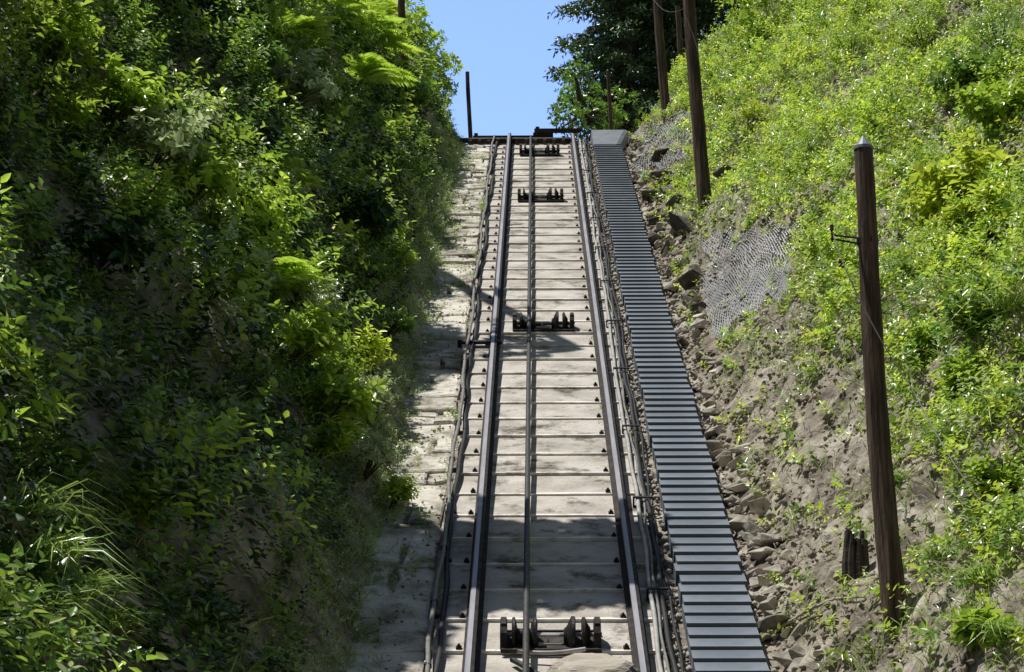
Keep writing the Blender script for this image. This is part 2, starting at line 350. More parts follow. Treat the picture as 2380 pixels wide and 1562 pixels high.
m = MB(); m.tube([pt(-.10+.40*t, 11.80-.04*math.sin(math.pi*t), .055+.015*t) for t in np.linspace(0,1,12)], .012, 8)
tag(m.build('pipe', 'cablewhite', None, pt(0,11.7,0), True), 'pale bent pipe crossing under the nearest pulley', 'pipe')
V = []; seg = 36; Fs = []
for i, (r, h) in enumerate(((.29,.0),(.26,.05),(.22,.10),(.18,.125),(.10,.130),(.001,.132))):
    for k in range(seg):
        a = 2*math.pi*k/seg; rr = r*(1+.05*math.sin(3*a+1)+.04*math.sin(7*a)+.03*math.sin(13*a)); V.append(pt(.33+rr*math.cos(a)*1.0, 11.46+rr*math.sin(a)*.8, h))
for i in range(5): Fs += [(i*seg+k, i*seg+(k+1)%seg, (i+1)*seg+(k+1)%seg, (i+1)*seg+k) for k in range(seg)]
tag(mk('concrete_block', V, Fs, 'worn', None, pt(.33,11.46,0)), 'rounded worn pale block in the track bed below the nearest pulley', 'block')

# ------------------------------------------------------------ corrugated metal cover
e = empty('metal_cover', pt(1.14, 6, 0), 'long grey corrugated metal cover running up beside the track', 'cover')
PV = .187; nn = int((32.9-8)/PV)
def panel(v, n0=.10):
    m = MB(); x0, x1 = .925, 1.345; L = PV+.02
    sec = [(0,.0),(0,n0-.004),(.004,n0+.006),(.020,n0+.006),(.035,n0-.002),(L-.03,n0-.014),(L,n0-.015),(L,.0)]
    V = [pt(x, v+a, b) for x in (x0, x1) for a, b in sec]; k = len(sec)
    m.add(V, [tuple(range(k)), tuple(reversed(range(k, 2*k)))])
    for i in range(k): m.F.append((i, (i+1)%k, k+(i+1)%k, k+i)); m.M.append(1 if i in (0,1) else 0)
    return m
d = pt(0, 9, 0)-pt(0, 8, 0); first = None; rest = MB()
for k in range(nn):
    v = 8+k*PV
    if k >= 100: mm = panel(v); b0 = len(rest.V); rest.V += mm.V; rest.F += [tuple(i+b0 for i in f) for f in mm.F]; rest.M += mm.M
    else:
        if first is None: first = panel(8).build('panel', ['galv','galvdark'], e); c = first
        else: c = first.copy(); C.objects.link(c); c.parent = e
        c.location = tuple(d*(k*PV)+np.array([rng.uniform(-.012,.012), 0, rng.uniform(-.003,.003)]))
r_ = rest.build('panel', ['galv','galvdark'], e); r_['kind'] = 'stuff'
m = MB(); V = []; sec = [(32.3,.10),(32.6,.13),(32.9,.165),(33.15,.20),(33.4,.22),(34.0,.22),(35.5,.20)]
for i, (v, n) in enumerate(sec): xe = 1.345+min(.19, .05*i); V += [pt(.915, v, 0), pt(.915, v, n-.02), pt(.93, v, n), pt(xe-.08, v, n), pt(xe-.03, v, n-.03), pt(xe, v, n-.09), pt(xe, v, 0)]
m.add(V, [(i*7+j, i*7+j+1, i*7+j+8, i*7+j+7) for i in range(6) for j in range(6)]+[(0,1,2,3,4,5,6)])
m.build('end_cap', 'galvpale', e)

# ------------------------------------------------------------ flagstone path
m = MB(); v = 6.0
while v < 34:
    L = rng.uniform(.16, .60); cuts = [-1.16+rng.uniform(-.03,.03), -.66]
    for _ in range(rng.integers(0, 3)): cuts.append(rng.uniform(-1.0, -.75))
    cuts.sort(); skew = rng.uniform(-.25, .25)
    for a, b in zip(cuts[:-1], cuts[1:]):
        if b-a < .07: continue
        j = lambda s=.045: rng.uniform(-s, s)
        gap = .0; n0 = rng.uniform(-.040, .005); tz = rng.uniform(-.012, .016)
        lo = [(a+gap+j(), v+gap+j()), ((a+b)/2+j(), v+gap+j()), (b-gap+j(.012), v+gap+j()), (b-gap+j(.012), (v+v+L)/2), (b-gap+j(.012), v+L-gap+j()), ((a+b)/2+j(), v+L-gap+j(.05)), (a+gap+j(), v+L-gap+j()), (a+gap+j(.05), v+L/2)]
        lo = [(x, w+skew*(x+.9)) for x, w in lo]; k = 8
        V = [pt(x, w, -.09) for x, w in lo]+[pt(x, w, n0+(tz if i < 3 else 0)-.012) for i, (x, w) in enumerate(lo)]
        cx = sum(p[0] for p in lo)/k; cv = sum(p[1] for p in lo)/k
        V += [pt(cx+(x-cx)*.90, cv+(w-cv)*.92, n0+(tz if i < 3 else 0)) for i, (x, w) in enumerate(lo)]
        m.add(V, [(i, (i+1)%k, k+(i+1)%k, k+i) for i in range(k)]+[(k+i, k+(i+1)%k, 2*k+(i+1)%k, 2*k+i) for i in range(k)]+[tuple(range(2*k,3*k))])
    v += L
tag(m.build('footpath', 'stone'), 'rough flagstone path between the left bank and the track', 'path', kind='structure')
oc = np.array([[1,0,0],[-1,0,0],[0,1,0],[0,-1,0],[0,0,1],[0,0,-1]], float); OCT = ([3]*8, [0,2,4, 2,1,4, 1,3,4, 3,0,4, 2,0,5, 1,2,5, 3,1,5, 0,3,5])
K = 2600; xr = np.where(rng.random(K) < .6, rng.uniform(.80, .925, K), rng.uniform(1.35, 1.5, K)); vr = rng.uniform(7, 33.5, K)
base = np.array([pt(a, b, rng.uniform(-.06,-.0)) for a, b in zip(xr, vr)])
Vg = base[:, None]+oc[None]*rng.uniform(.010, .030, (K,1,1))*rng.uniform(.6, 1.3, (K,6,1))
o = mkraw('gravel', Vg, *OCT, 'gravel'); tag(o, 'loose gravel strip beside the corrugated metal cover', 'gravel', kind='stuff')
K = 8000; xr = 1.45+np.abs(rng.normal(size=K))*.75; yr = rng.uniform(6, 29, K); P = gp(xr, yr); 
sz = rng.uniform(.006, .028, (K,1,1))*np.where(rng.random((K,1,1)) < .06, 1.8, 1)
Vg = P[:, None]+rng.normal(size=(K,1,3))*.02+oc[None]*sz*rng.uniform(.5, 1.4, (K,6,1))
o = mkraw('earth_clods', Vg, *OCT, 'clod'); tag(o, 'loose earth clods and stones strewn over the bare right bank', 'clods', kind='stuff')
K = 700; xr = -.65-np.abs(rng.normal(size=K))*.22; vr = rng.uniform(7, 33, K); base = np.array([pt(a, b, -.012) for a, b in zip(xr, vr)])
Vg = base[:, None]+oc[None]*rng.uniform(.004, .016, (K,1,1))*rng.uniform(.5, 1.5, (K,6,1))
o = mkraw('path_grit', Vg, *OCT, 'clod'); tag(o, 'dirt and grit scattered over the flagstone path', 'grit', kind='stuff')

# ------------------------------------------------------------ crest timbers
for k, (x0, x1, v, n0, n1) in enumerate([(-1.25,.58,33.05,.02,.09),(-.95,.2,33.5,.06,.17),(.02,.75,33.25,.16,.22)]):
    m = MB(); m.box(x0, x1, v, v+.12, n0, n1); m.box(x0+.02, x0+.08, v-.03, v, n0-.01, n1+.03)
    tag(m.build('timber_beam', 'timber', None, pt((x0+x1)/2, v, 0)), ['long dark timber beam lying across the crest of the track','dark timber beam behind the first, just over the crest','short raised dark beam on the right half of the crest'][k], 'beam')
for k in range(12):
    x = -1.15+k*.145; m = MB(); m.box(x, x+.05, 32.98, 33.04, .02, .07+.03*rng.random())
    tag(m.build('wooden_block', 'timber', None, pt(x, 33, 0)), 'small dark wooden block in the row along the crest beam', 'block', 'blocks along the crest beam')
m = MB(); m.box(0.0, .32, 33.6, 33.8, .12, .25); m.box(.02, .30, 33.58, 33.6, .14, .23)
tag(m.build('metal_box', 'iron', None, pt(.16, 33.7, 0)), 'dark metal box standing on the crest between the rails', 'box')
m = MB(); m.box(-.72, -.30, 19.62, 19.68, .03, .06); m.box(-.72,-.68,19.6,19.7,-.05,.08)
tag(m.build('tie_bar', 'iron', None, pt(-.5, 19.65, 0)), 'short iron tie bar under the left rail near the second pulley', 'bar')

# ------------------------------------------------------------ poles
def pole(base, top, r0, r1, label, cap=False, arm=False, sides=14, group=None):
    base = np.array(base); top = np.array(top); e = empty('wooden_pole', base, label, 'pole', group)
    n = 40; V = []; 
    for i in range(n):
        t = i/(n-1); p = base*(1-t)+top*t+np.array([.02*math.sin(t*4+base[1]), .01*math.sin(t*5), 0]); r = r0*(1-t)+r1*t
        if i == 0: p = p-np.array([0,0,.25])
        for k in range(sides):
            a = 2*math.pi*k/sides; rr = r*(1+.09*noise.noise(Vector((math.cos(a)*2, math.sin(a)*2+base[0], t*9)))+.04*math.sin(5*a))
            V.append(p+np.array([math.cos(a)*rr, math.sin(a)*rr, 0]))
    Fs = [(i*sides+k, i*sides+(k+1)%sides, (i+1)*sides+(k+1)%sides, (i+1)*sides+k) for i in range(n-1) for k in range(sides)]+[tuple(range((n-1)*sides, n*sides))]
    mk('shaft', V, Fs, 'pole', e)
    if cap:
        tt = top+np.array([.02*math.sin(4+base[1]), .01*math.sin(5), 0])
        m = MB(); m.tube([tt+np.array([0,0,-.012]), tt+np.array([0,0,.006]), tt+np.array([0,0,.075])], [r1*1.08, r1*1.06, .004], 14); m.build('cap', 'galvpale', e)
    if arm:
        d = (top-base); p = base+d*.80
        m = MB(); m.tube([p+np.array([-r1*.7,-.02,0]), p+np.array([-.20,-.05,.01])], .006, 6); m.tube([p+np.array([-r1*.7,-.02,-.035]), p+np.array([-.22,-.05,-.01])], .006, 6)
        m.tube([p+np.array([-.21,-.05,-.03]), p+np.array([-.21,-.05,.04])], .006, 6); b_ = m.build('bracket', 'iron', e)
        m = MB(); m.tube([p+np.array([-.21,-.05,z]) for z in (.035,.045,.055,.07,.08)], [.006,.013,.011,.012,.004], 10); m.build('insulator', 'porcelain', e)
        m = MB(); m.tube([p+np.array([0,0,-.03]), p+np.array([0,0,.0])], r1*1.18, 14); m.build('band', 'iron', e)
    return e
def pole_px(bx, by, tx, ty, w, label, **k):
    b = hit(bx, by); t = at(tx, ty, b[1]); Z = float(np.dot(b-CAM, FW)); r = w*Z/F/2
    return pole(b, t, r, r*.76, label, **k), b, t
_, b1, t1 = pole_px(2085, 1455, 2000, 345, 60, 'nearest dark wooden pole with pointed metal cap and wire bracket on the right bank', cap=True, arm=True)
_, b2, t2 = pole_px(1637, 500, 1588, -260, 34, 'tall dark wooden pole on the right bank, second from the camera')
def pole_y(bx, by, tx, ty, Yd, w, label):
    b = at(bx, by, Yd); t = at(tx, ty, Yd); gz = float(ground(b[0], b[1])); r = w*(Yd+2.3)/F/2*1.05
    if gz < b[2]: b = b+(b-t)/np.linalg.norm(b-t)*(b[2]-gz)
    return pole(b, t, r, r*.85, label, sides=8), b, t
_, b3, t3 = pole_y(1547, 228, 1515, -190, 28.2, 23, 'slim wooden pole at the top of the right bank, left of the tall one')
pole_y(1580, 190, 1576, 15, 31, 15, 'thin wooden pole between the two tall poles on the right')
pole_y(1418, 305, 1415, 165, 31.5, 10, 'thin dark pole in front of the conifer behind the crest')
pole_y(1092, 325, 1089, 168, 32, 11, 'lone short dark pole against the sky left of the crest')
pole_px(940, 235, 934, -100, 20, 'dark wooden pole among the leaves of the tree on the left')
def wire(P, r, mat, label):
    P = [np.array(p) for p in P]; Q = []
    for i in range(len(P)-1):
        a = P[max(i-1,0)]; b = P[i]; c = P[i+1]; d_ = P[min(i+2, len(P)-1)]
        for t in np.linspace(0, 1, 8, endpoint=False): Q.append(.5*((2*b)+(-a+c)*t+(2*a-5*b+4*c-d_)*t*t+(-a+3*b-3*c+d_)*t**3))
    Q.append(P[-1]); m = MB(); m.tube(Q, r, 5); o = m.build('wire', mat, None, P[0], True); return tag(o, label, 'wire')
ya = b1[1]
arm_p = b1+(t1-b1)*.80+np.array([-.21,-.05,.04])
wire([arm_p, at(1965,625,ya-.12), at(2010,720,ya-.13), at(2062,815,ya-.1), at(2120,905,ya-.12), at(2200,1050,ya-.3), at(2290,1180,ya-.45), at(2420,1330,ya-.6)], .0036, 'cablewhite', 'thin pale wire hanging from the bracket of the nearest pole')
wire([t3+np.array([0,0,-.6]), at(1500,-40,28), at(1545,25,27), at(1600,10,26), b2+(t2-b2)*.75], .006, 'cableblack', 'dark wire looping between the two tall poles on the right')
wire([at(1590,30,b2[1]-.12), at(1612,85,b2[1]-.14), at(1625,130,b2[1]-.1)], .004, 'cablewhite', 'short pale wire on the side of the tall pole')

# ------------------------------------------------------------ rocks
def rock(p, s, label, group, cat='rock', mat='rock'):
    bm = bmesh.new(); st = np.array([rng.uniform(.8,1.4), rng.uniform(.7,1.2), rng.uniform(.35,.65)])
    for _ in range(11):
        d_ = nrm(rng.normal(size=3))*s*rng.uniform(.8,1.05)*st; bm.verts.new(tuple(d_))
    bmesh.ops.convex_hull(bm, input=bm.verts[:])
    loose = [v_ for v_ in bm.verts if not v_.link_faces]
    if loose: bmesh.ops.delete(bm, geom=loose, context='VERTS')
    bmesh.ops.bevel(bm, geom=bm.edges[:], offset=s*.03, segments=1, affect='EDGES')
    me = bpy.data.meshes.new('rock'); bm.to_mesh(me); bm.free(); me.materials.append(M[mat])
    o = bpy.data.objects.new('rock', me); C.objects.link(o); o.location = tuple(p); o.rotation_euler = (rng.uniform(-.4,.4)+.3, rng.uniform(-.4,.4), rng.uniform(0,6))
    return tag(o, label, cat, group)
for k in range(230):
    v = 7.5+26*(k/230)**1.15+rng.uniform(-.1,.1); s = rng.uniform(.04, .125)*(1.2 if v < 18 else 1.0)
    x = 1.44+abs(rng.normal())*.12; p = pt(x, v, 0); y = p[1]; p = np.array([x, y, float(ground(x, y))+s*.24])
    rock(p, s, 'angular brown rock lying in the ditch beside the metal cover', 'rocks in the ditch along the metal cover')
for k in range(46):
    py = rng.uniform(330, 740); px = 1462+(py-330)*.235+rng.uniform(5, 100); s = rng.uniform(.08, .24)
    rock(hit(px, py), s, 'jagged dark rock jutting from the bank beside the upper half of the metal cover', 'jagged dark rocks beside the upper metal cover', 'rock', 'rockdark')
for k in range(60):
    px, py = rng.uniform(1640, 2000), rng.uniform(850, 1560); px = max(px, 1500+(py-300)*.24)
    p = hit(px, py); s = rng.uniform(.015, .045); rock(p, s, 'small stone lying on the bare earth of the right bank', 'stones on the bare right bank')
for px, py, s, l, mt in [(1705,410,.34,'dark lump on the right bank above the tall pole','rockdark'),(1605,535,.34,'dark lump at the foot of the tall pole','rockdark'),(1590,650,.09,'boulder beside the cover level with the netting','rock'),(1750,1235,.14,'dark rock jutting above the ditch near the old stump','rockdark'),(1700,1175,.12,'largest pale rock in the ditch near the bottom','rock')]:  # first two are large dark angular lumps near the tall pole
    rock(hit(px, py), s, l, None, 'boulder', mt)
p = hit(1990, 1350); m = MB()
for k in range(9):
    a = k*.7; q_ = p+np.array([.055*math.cos(a), .04*math.sin(a), 0]); m.tube([q_-np.array([0,0,.1]), q_+np.array([0,0,.1]), q_+np.array([.01,0,.24+.07*rng.random()])], [.035,.028,.012], 7)
tag(m.build('tree_stump', 'timber', None, p), 'splintered dark old stump left of the nearest pole', 'stump')
m = MB(); Q = [hit(x, y)+np.array([0,0,.03+.03*math.sin(i)]) for i, (x, y) in enumerate([(1770,1500),(1830,1470),(1880,1440),(1940,1405),(2010,1390)])]; m.tube(Q, [.009,.011,.011,.009,.005], 7)
tag(m.build('fallen_branch', 'worn', None, Q[0], True), 'pale fallen branch lying on the bank near the bottom right', 'branch')

# ------------------------------------------------------------ wire netting
NETS = [[(1620,560),(1880,520),(1840,690),(1650,810)], [(1475,310),(1640,250),(1600,380),(1480,415)]]
def netting(quad, nu, nv_, label):
    q = np.array(quad, float)
    U_, V_ = np.meshgrid(np.linspace(0,1,nu), np.linspace(0,1,nv_))
    px = (q[0,0]*(1-U_)+q[1,0]*U_)*(1-V_)+(q[3,0]*(1-U_)+q[2,0]*U_)*V_+8*np.sin(V_*19)*(U_-.5)+10*np.sin(V_*7); py = (q[0,1]*(1-U_)+q[1,1]*U_)*(1-V_)+(q[3,1]*(1-U_)+q[2,1]*U_)*V_+8*np.sin(U_*17)
    H = hits(px.ravel(), py.ravel())
    H[:, 2] = ground(H[:, 0], H[:, 1]); H = H.reshape(nv_, nu, 3)
    H[:, :, 2] += .06+.02*np.sin(U_*14)*np.cos(V_*9); m = MB()
    w = .0036
    def seg(a, b):
        d_ = b-a; s = np.cross(d_, np.array([-.5,-.5,.8])); s = s/(np.linalg.norm(s)+1e-9)*w; m.add([a-s, a+s, b+s, b-s], [(0,1,2,3)])
    for j in range(nv_-1):
        for i in range(nu-1):
            if noise.noise(Vector((i*.15, j*.15, 4)))+.9*min(1, min(i, nu-2-i, j, nv_-2-j)/5) < .25: continue
            if (i+j)%2 == 0: seg(H[j,i], H[j+1,i+1])
            else: seg(H[j,i+1], H[j+1,i])
    o = m.build('wire_netting', 'wire', None, H[0,0]); return tag(o, label, 'netting')
netting(NETS[0], 66, 62, 'grey wire netting pinned over the earth in the middle of the right bank')
netting(NETS[1], 44, 38, 'grey wire netting near the crest on the right bank')

# ------------------------------------------------------------ vegetation
def mkleaves(name, V, mat, parent=None, loc=None): return mkraw(name, V, LEAF[0], LEAF[1], mat, parent, loc)
def inview(P):
    r = P-CAM; Z = r@FW; return (np.abs(r@RT) < .24*Z*1.25+.6)
def pxof(P):
    r = P-CAM; Z = r@FW; return 1190+F*(r@RT)/Z, 781-F*(r@UP)/Z
def innet(P):
    x, y = pxof(P); out = np.zeros(len(P), bool)
    for qd in NETS:
        ins = np.ones(len(P), bool)
        for k in range(4):
            (ax, ay), (bx, by) = qd[k], qd[(k+1)%4]; ins &= ((bx-ax)*(y-ay)-(by-ay)*(x-ax)) > -600
        out |= ins
    return out
def scatter(K, x0, x1, y0, y1, dens):
    x = rng.uniform(x0, x1, K); y = rng.uniform(y0, y1, K); P = gp(x, y); k = (rng.random(K) < dens(P))&inview(P); P = P[k]; return P, gnormal(P[:,0], P[:,1])
def dl(P): return np.clip((-1.08-P[:,0])/.35, .05, 1)
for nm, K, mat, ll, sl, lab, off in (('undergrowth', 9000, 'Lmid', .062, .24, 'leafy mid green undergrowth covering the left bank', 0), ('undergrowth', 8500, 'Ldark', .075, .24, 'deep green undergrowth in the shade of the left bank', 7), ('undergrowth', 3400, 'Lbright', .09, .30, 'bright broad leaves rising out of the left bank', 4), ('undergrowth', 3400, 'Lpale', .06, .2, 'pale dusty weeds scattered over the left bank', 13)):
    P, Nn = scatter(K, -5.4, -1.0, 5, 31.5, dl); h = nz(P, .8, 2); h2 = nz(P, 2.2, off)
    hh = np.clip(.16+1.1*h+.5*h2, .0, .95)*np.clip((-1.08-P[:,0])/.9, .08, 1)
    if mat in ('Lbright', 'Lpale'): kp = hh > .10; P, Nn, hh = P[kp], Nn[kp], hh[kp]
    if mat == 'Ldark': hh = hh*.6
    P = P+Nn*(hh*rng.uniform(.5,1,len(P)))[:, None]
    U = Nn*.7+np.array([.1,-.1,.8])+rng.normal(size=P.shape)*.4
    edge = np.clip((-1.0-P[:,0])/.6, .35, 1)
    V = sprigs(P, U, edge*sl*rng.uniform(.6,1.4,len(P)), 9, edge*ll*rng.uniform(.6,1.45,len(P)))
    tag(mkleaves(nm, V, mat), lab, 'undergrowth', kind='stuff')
def dr(P):
    d = P[:,0]-1.5; y = P[:,1]; thr = np.clip(1.05-.050*(y-8), .15, 1.1); n_ = nz(P, 1.6, 3)
    return np.clip((d-thr*.75)/.6+1.2*n_, .10, 1)*(d > .05)*np.where(innet(P), .12, 1)
for nm, K, mat, ll, sl, lab, off in (('undergrowth', 16000, 'Lbright', .050, .14, 'bright sunlit undergrowth covering the upper right bank', 0), ('undergrowth', 6000, 'Lmid', .055, .17, 'mid green undergrowth among the bright leaves of the right bank', 9), ('undergrowth', 9500, 'Lyel', .05, .15, 'yellow green weeds scattered on the right bank', 21), ('undergrowth', 8000, 'Lpale', .038, .13, 'pale dusty weeds on the right bank', 33)):
    P, Nn = scatter(K, 1.5, 6.3, 5.5, 31, dr); h = nz(P, 1.1, 3); h2 = nz(P, 3, off)
    hh = np.clip(.08+.8*h+.35*h2, 0, .6)*np.clip((P[:,0]-1.8)/1.0, .05, 1)
    P = P+Nn*(hh*rng.uniform(.3,1,len(P)))[:, None]
    U = Nn*.7+np.array([-.1,0,.7])+rng.normal(size=P.shape)*.45
    V = sprigs(P, U, sl*rng.uniform(.6,1.4,len(P)), 9, ll*rng.uniform(.6,1.4,len(P)))
    tag(mkleaves(nm, V, mat), lab, 'undergrowth', kind='stuff')
def tufts(cent, Nn, per, L, W, sp=.05, droop=.7):
    P = np.repeat(cent, per, 0); N2 = np.repeat(Nn, per, 0); P = P+rng.normal(size=P.shape)*np.array([sp,sp,0]); P[:,2] = ground(P[:,0], P[:,1])-.01
    U = N2*.4+np.array([0,0,.9])+rng.normal(size=P.shape)*.35; return blades(P, U, L*rng.uniform(.5,1.3,len(P)), W*rng.uniform(.7,1.3,len(P)), droop)
P1, N1 = scatter(1900, -1.5, -.98, 6, 31, lambda P: np.full(len(P), .8)); P2, N2 = scatter(700, -4, -1.5, 5, 30, lambda P: np.full(len(P), .6))
V = np.concatenate([tufts(P1, N1, 14, .10, .003), tufts(P2, N2, 14, .30, .004)])
tag(mkraw('grass', V, BLADE[0], BLADE[1], 'grass'), 'grass growing along the foot of the left bank', 'grass', kind='stuff')
P, Nn = scatter(3600, -1.45, -.90, 6, 31, lambda P: np.clip(.6+1.4*nz(P, .9, 55)-(P[:,0]+1.12)*2.3, .0, 1)); U = Nn+rng.normal(size=P.shape)*.5
tag(mkleaves('weeds', sprigs(P, U, .09*rng.uniform(.5,1.4,len(P)), 9, .030*rng.uniform(.6,1.4,len(P))), 'Lpale'), 'low pale weeds creeping onto the edge of the flagstone path', 'weeds', kind='stuff')
P1, N1 = scatter(5200, 1.6, 6, 5.5, 31, lambda P: np.clip((P[:,0]-1.5)/.9, .15, 1)*np.clip(.7+nz(P,1.2,44), .1, 1)*np.where(innet(P), .2, 1)); V = tufts(P1, N1, 14, .16, .003, .06)
tag(mkraw('grass', V, BLADE[0], BLADE[1], 'grass'), 'grass tufts scattered over the right bank', 'grass', kind='stuff')
P1, N1 = scatter(2400, 1.6, 4.5, 5.5, 30, lambda P: np.full(len(P), .8)); V = tufts(P1, N1, 7, .14, .0028, .08, 1.3)
tag(mkraw('dry_grass', V, BLADE[0], BLADE[1], 'dry'), 'dry stems and roots on the bare right bank', 'dry grass', kind='stuff')
cc = np.array([pt(rng.choice([-.64,-1.02,-.97,-.9,-.7,-.8,.60,.81]), rng.uniform(8,32), 0) for _ in range(220)])
P = np.repeat(cc, 16, 0)+rng.normal(size=(len(cc)*16,3))*np.array([.03,.06,0]); P[:,2] = P[:,1]*math.tan(SL)
V = blades(P, np.array([0,0,1.])+rng.normal(size=P.shape)*.7, .045*rng.uniform(.5,1.4,len(P)), .0032*np.ones(len(P)), .5)
tag(mkraw('weeds', V, BLADE[0], BLADE[1], 'grass'), 'tiny weeds in the cracks of path and track bed', 'weeds', kind='stuff')

def shrub(px, py, s, kind, mat, label, cat, group, side):
    b = hit(px, py); Nn = gnormal(np.array([b[0]]), np.array([b[1]]))[0]; b = b-np.array([0,0,.05]); g0 = b.copy()
    e = empty({'fern':'fern','grass':'grass_clump','broad':'shrub','fine':'shrub','nettle':'tall_weed'}[kind], b, label, cat, group)
    axis = nrm(Nn*.55+np.array([0,0,1.]))
    if kind == 'fern':
        K = 17; b = b+Nn*.28; U = nrm(rng.normal(size=(K,3))*np.array([1,1,.15])+axis*.9+np.array([.3,-.3,0])); P = np.repeat(b[None], K, 0)+rng.normal(size=(K,3))*.03
        mkleaves('fronds', fronds(P, U, s*rng.uniform(.7,1.2,K), 26, .27, .45), mat, e)
        m = MB(); m.tube([g0, (g0+b)/2+np.array([.01,0,.01]), b], [.03,.025,.02], 7); m.build('stem', 'bark', e)
    elif kind == 'grass':
        K = 150; P = np.repeat(b[None], K, 0)+Nn*.06+rng.normal(size=(K,3))*np.array([.14,.14,.02])*s*1.5
        mkraw('blades', blades(P, axis+rng.normal(size=(K,3))*.4, s*rng.uniform(.4,1.2,K), .0055*rng.uniform(.6,1.2,K), 1.2), BLADE[0], BLADE[1], mat, e)
    else:
        if side < 0: b = b+Nn*.12
        fine = kind == 'fine'; K = int((150 if fine else 85)*max(.7, s/.5)); D = nrm(rng.normal(size=(K,3))+axis*.7); D[:,2] = np.abs(D[:,2])*.9
        P = b+axis*s*.3+D*(s*rng.uniform(.2,1.0,K)**.8*rng.uniform(.7,1.15,K))[:, None]*np.array([.85,.85,.95])
        U = D*.8+axis*.5+rng.normal(size=(K,3))*.3
        if kind == 'nettle':
            K = 26; base = b+rng.normal(size=(K,3))*np.array([.16,.16,.02])*s*1.6; U = axis+rng.normal(size=(K,3))*.3
            mkleaves('leaves', sprigs(base, U, s*rng.uniform(.7,1.4,K), 22, .085*np.ones(K), .5, 1.1, .2), mat, e); P = base+nrm(U)*s*.9
        else: mkleaves('leaves', sprigs(P, U, s*.38*rng.uniform(.7,1.4,K), 10, (.038 if fine else .09)*rng.uniform(.7,1.35,K), .5 if fine else .62), mat, e)
        m = MB()
        for k in range(min(12, K)):
            q = P[k]; m.tube([g0, (b+q)/2+np.array([0,0,.03]), q], [.008,.006,.003], 5)
        m.build('stems', 'bark', e)
GL = 'shrubs on the left bank'; LB = 'broad leaved shrub with sunlit leaf tips on the left bank'
L_ = [(110,170,.42,'broad','Lbright'),(60,110,.3,'nettle','Lbright'),(240,300,.4,'broad','Lbright'),(130,330,.38,'nettle','Lbright'),(330,420,.42,'broad','Lpale'),(420,330,.35,'broad','Lpale'),
 (300,520,.36,'nettle','Lbright'),(420,500,.4,'broad','Lbright'),(520,590,.42,'broad','Lbright'),(620,520,.36,'broad','Lpale'),(480,690,.38,'nettle','Lbright'),(590,710,.42,'broad','Lbright'),(690,760,.32,'fine','Lpale'),
 (650,860,.38,'broad','Lbright'),(740,920,.34,'fine','Lbright'),(820,850,.26,'nettle','Lyel'),(740,1000,.34,'broad','Lbright'),(840,960,.22,'fine','Lpale'),(840,1110,.22,'fine','Lpale'),(900,1190,.16,'fine','Lbright'),
 (730,1060,.24,'nettle','Lbright'),(560,180,.45,'broad','Lmid'),(660,260,.45,'broad','Lpale'),(620,60,.5,'broad','Lbright'),(430,60,.5,'nettle','Ldark'),(740,350,.45,'fine','Lmid'),
 (850,560,.3,'fine','Lmid'),(830,680,.32,'fine','Lmid'),(910,640,.24,'fine','Lbright'),(920,420,.28,'fine','Lmid'),(985,340,.22,'fine','Lpale'),(930,260,.40,'broad','Lmid'),(890,790,.2,'fine','Lmid'),
 (280,1220,.3,'nettle','Lbright'),(560,940,.3,'fine','Lmid'),(200,650,.3,'broad','Ldark'),(800,560,.4,'broad','Ldark'),(560,420,.4,'broad','Ldark'),(830,420,.35,'broad','Ldark')]
for a in L_: shrub(*a, {'broad':LB,'fine':'small leaved bushy shrub on the left bank','nettle':'tall leafy weeds with upright stems on the left bank'}[a[3]], 'tall weed' if a[3]=='nettle' else 'shrub', {'broad':'broad leaved '+GL,'fine':'small leaved '+GL,'nettle':'tall weeds on the left bank'}[a[3]], -1)
for px, py, s, mt in [(800,120,1.0,'Lbright'),(720,60,1.0,'Lbright'),(810,210,.7,'Lbright'),(620,480,.5,'Lbright'),(560,700,.5,'Lbright'),(640,130,.8,'Lbright'),(830,60,.7,'Lyel'),(760,20,.9,'Lyel')]:
    shrub(px, py, s, 'fern', mt, 'large arching bright green fern on the upper left bank', 'fern', 'ferns on the left bank', -1)
for px, py, s in [(60,860,.30),(90,1060,.34),(170,1130,.28),(60,1300,.36),(140,1380,.34),(60,1500,.30),(30,1180,.34),(230,1450,.2),(120,230,.4),(30,970,.28),(20,1420,.34),(110,1220,.32)]:
    shrub(px, py, s, 'grass', 'grass', 'clump of long arching grass at the near left edge', 'grass clump', 'grass clumps on the near left bank', -1)
RB = 'shrubs on the right bank'
R_ = [(2270,470,.42,'broad','Lyel'),(2300,560,.4,'broad','Lyel'),(2210,520,.3,'broad','Lyel'),(2330,130,.45,'fine','Lmid'),(2150,120,.5,'fine','Lbright'),(1980,150,.5,'fine','Lbright'),(1780,130,.45,'broad','Lbright'),
 (1720,60,.5,'fine','Lbright'),(1880,60,.5,'fine','Lbright'),(2050,300,.4,'fine','Lbright'),(1750,290,.28,'fine','Lyel'),(1860,420,.32,'fine','Lbright'),(2130,420,.32,'fine','Lbright'),(2200,640,.35,'fine','Lbright'),
 (2280,760,.35,'nettle','Lmid'),(2170,830,.28,'nettle','Lbright'),(2250,900,.26,'nettle','Lbright'),(2330,1150,.24,'nettle','Lbright'),(2290,1480,.12,'broad','Lbright'),(1960,620,.25,'fine','Lbright'),(1660,180,.35,'fine','Lbright'),(2340,300,.4,'broad','Lbright'),(2260,230,.4,'broad','Lmid')]
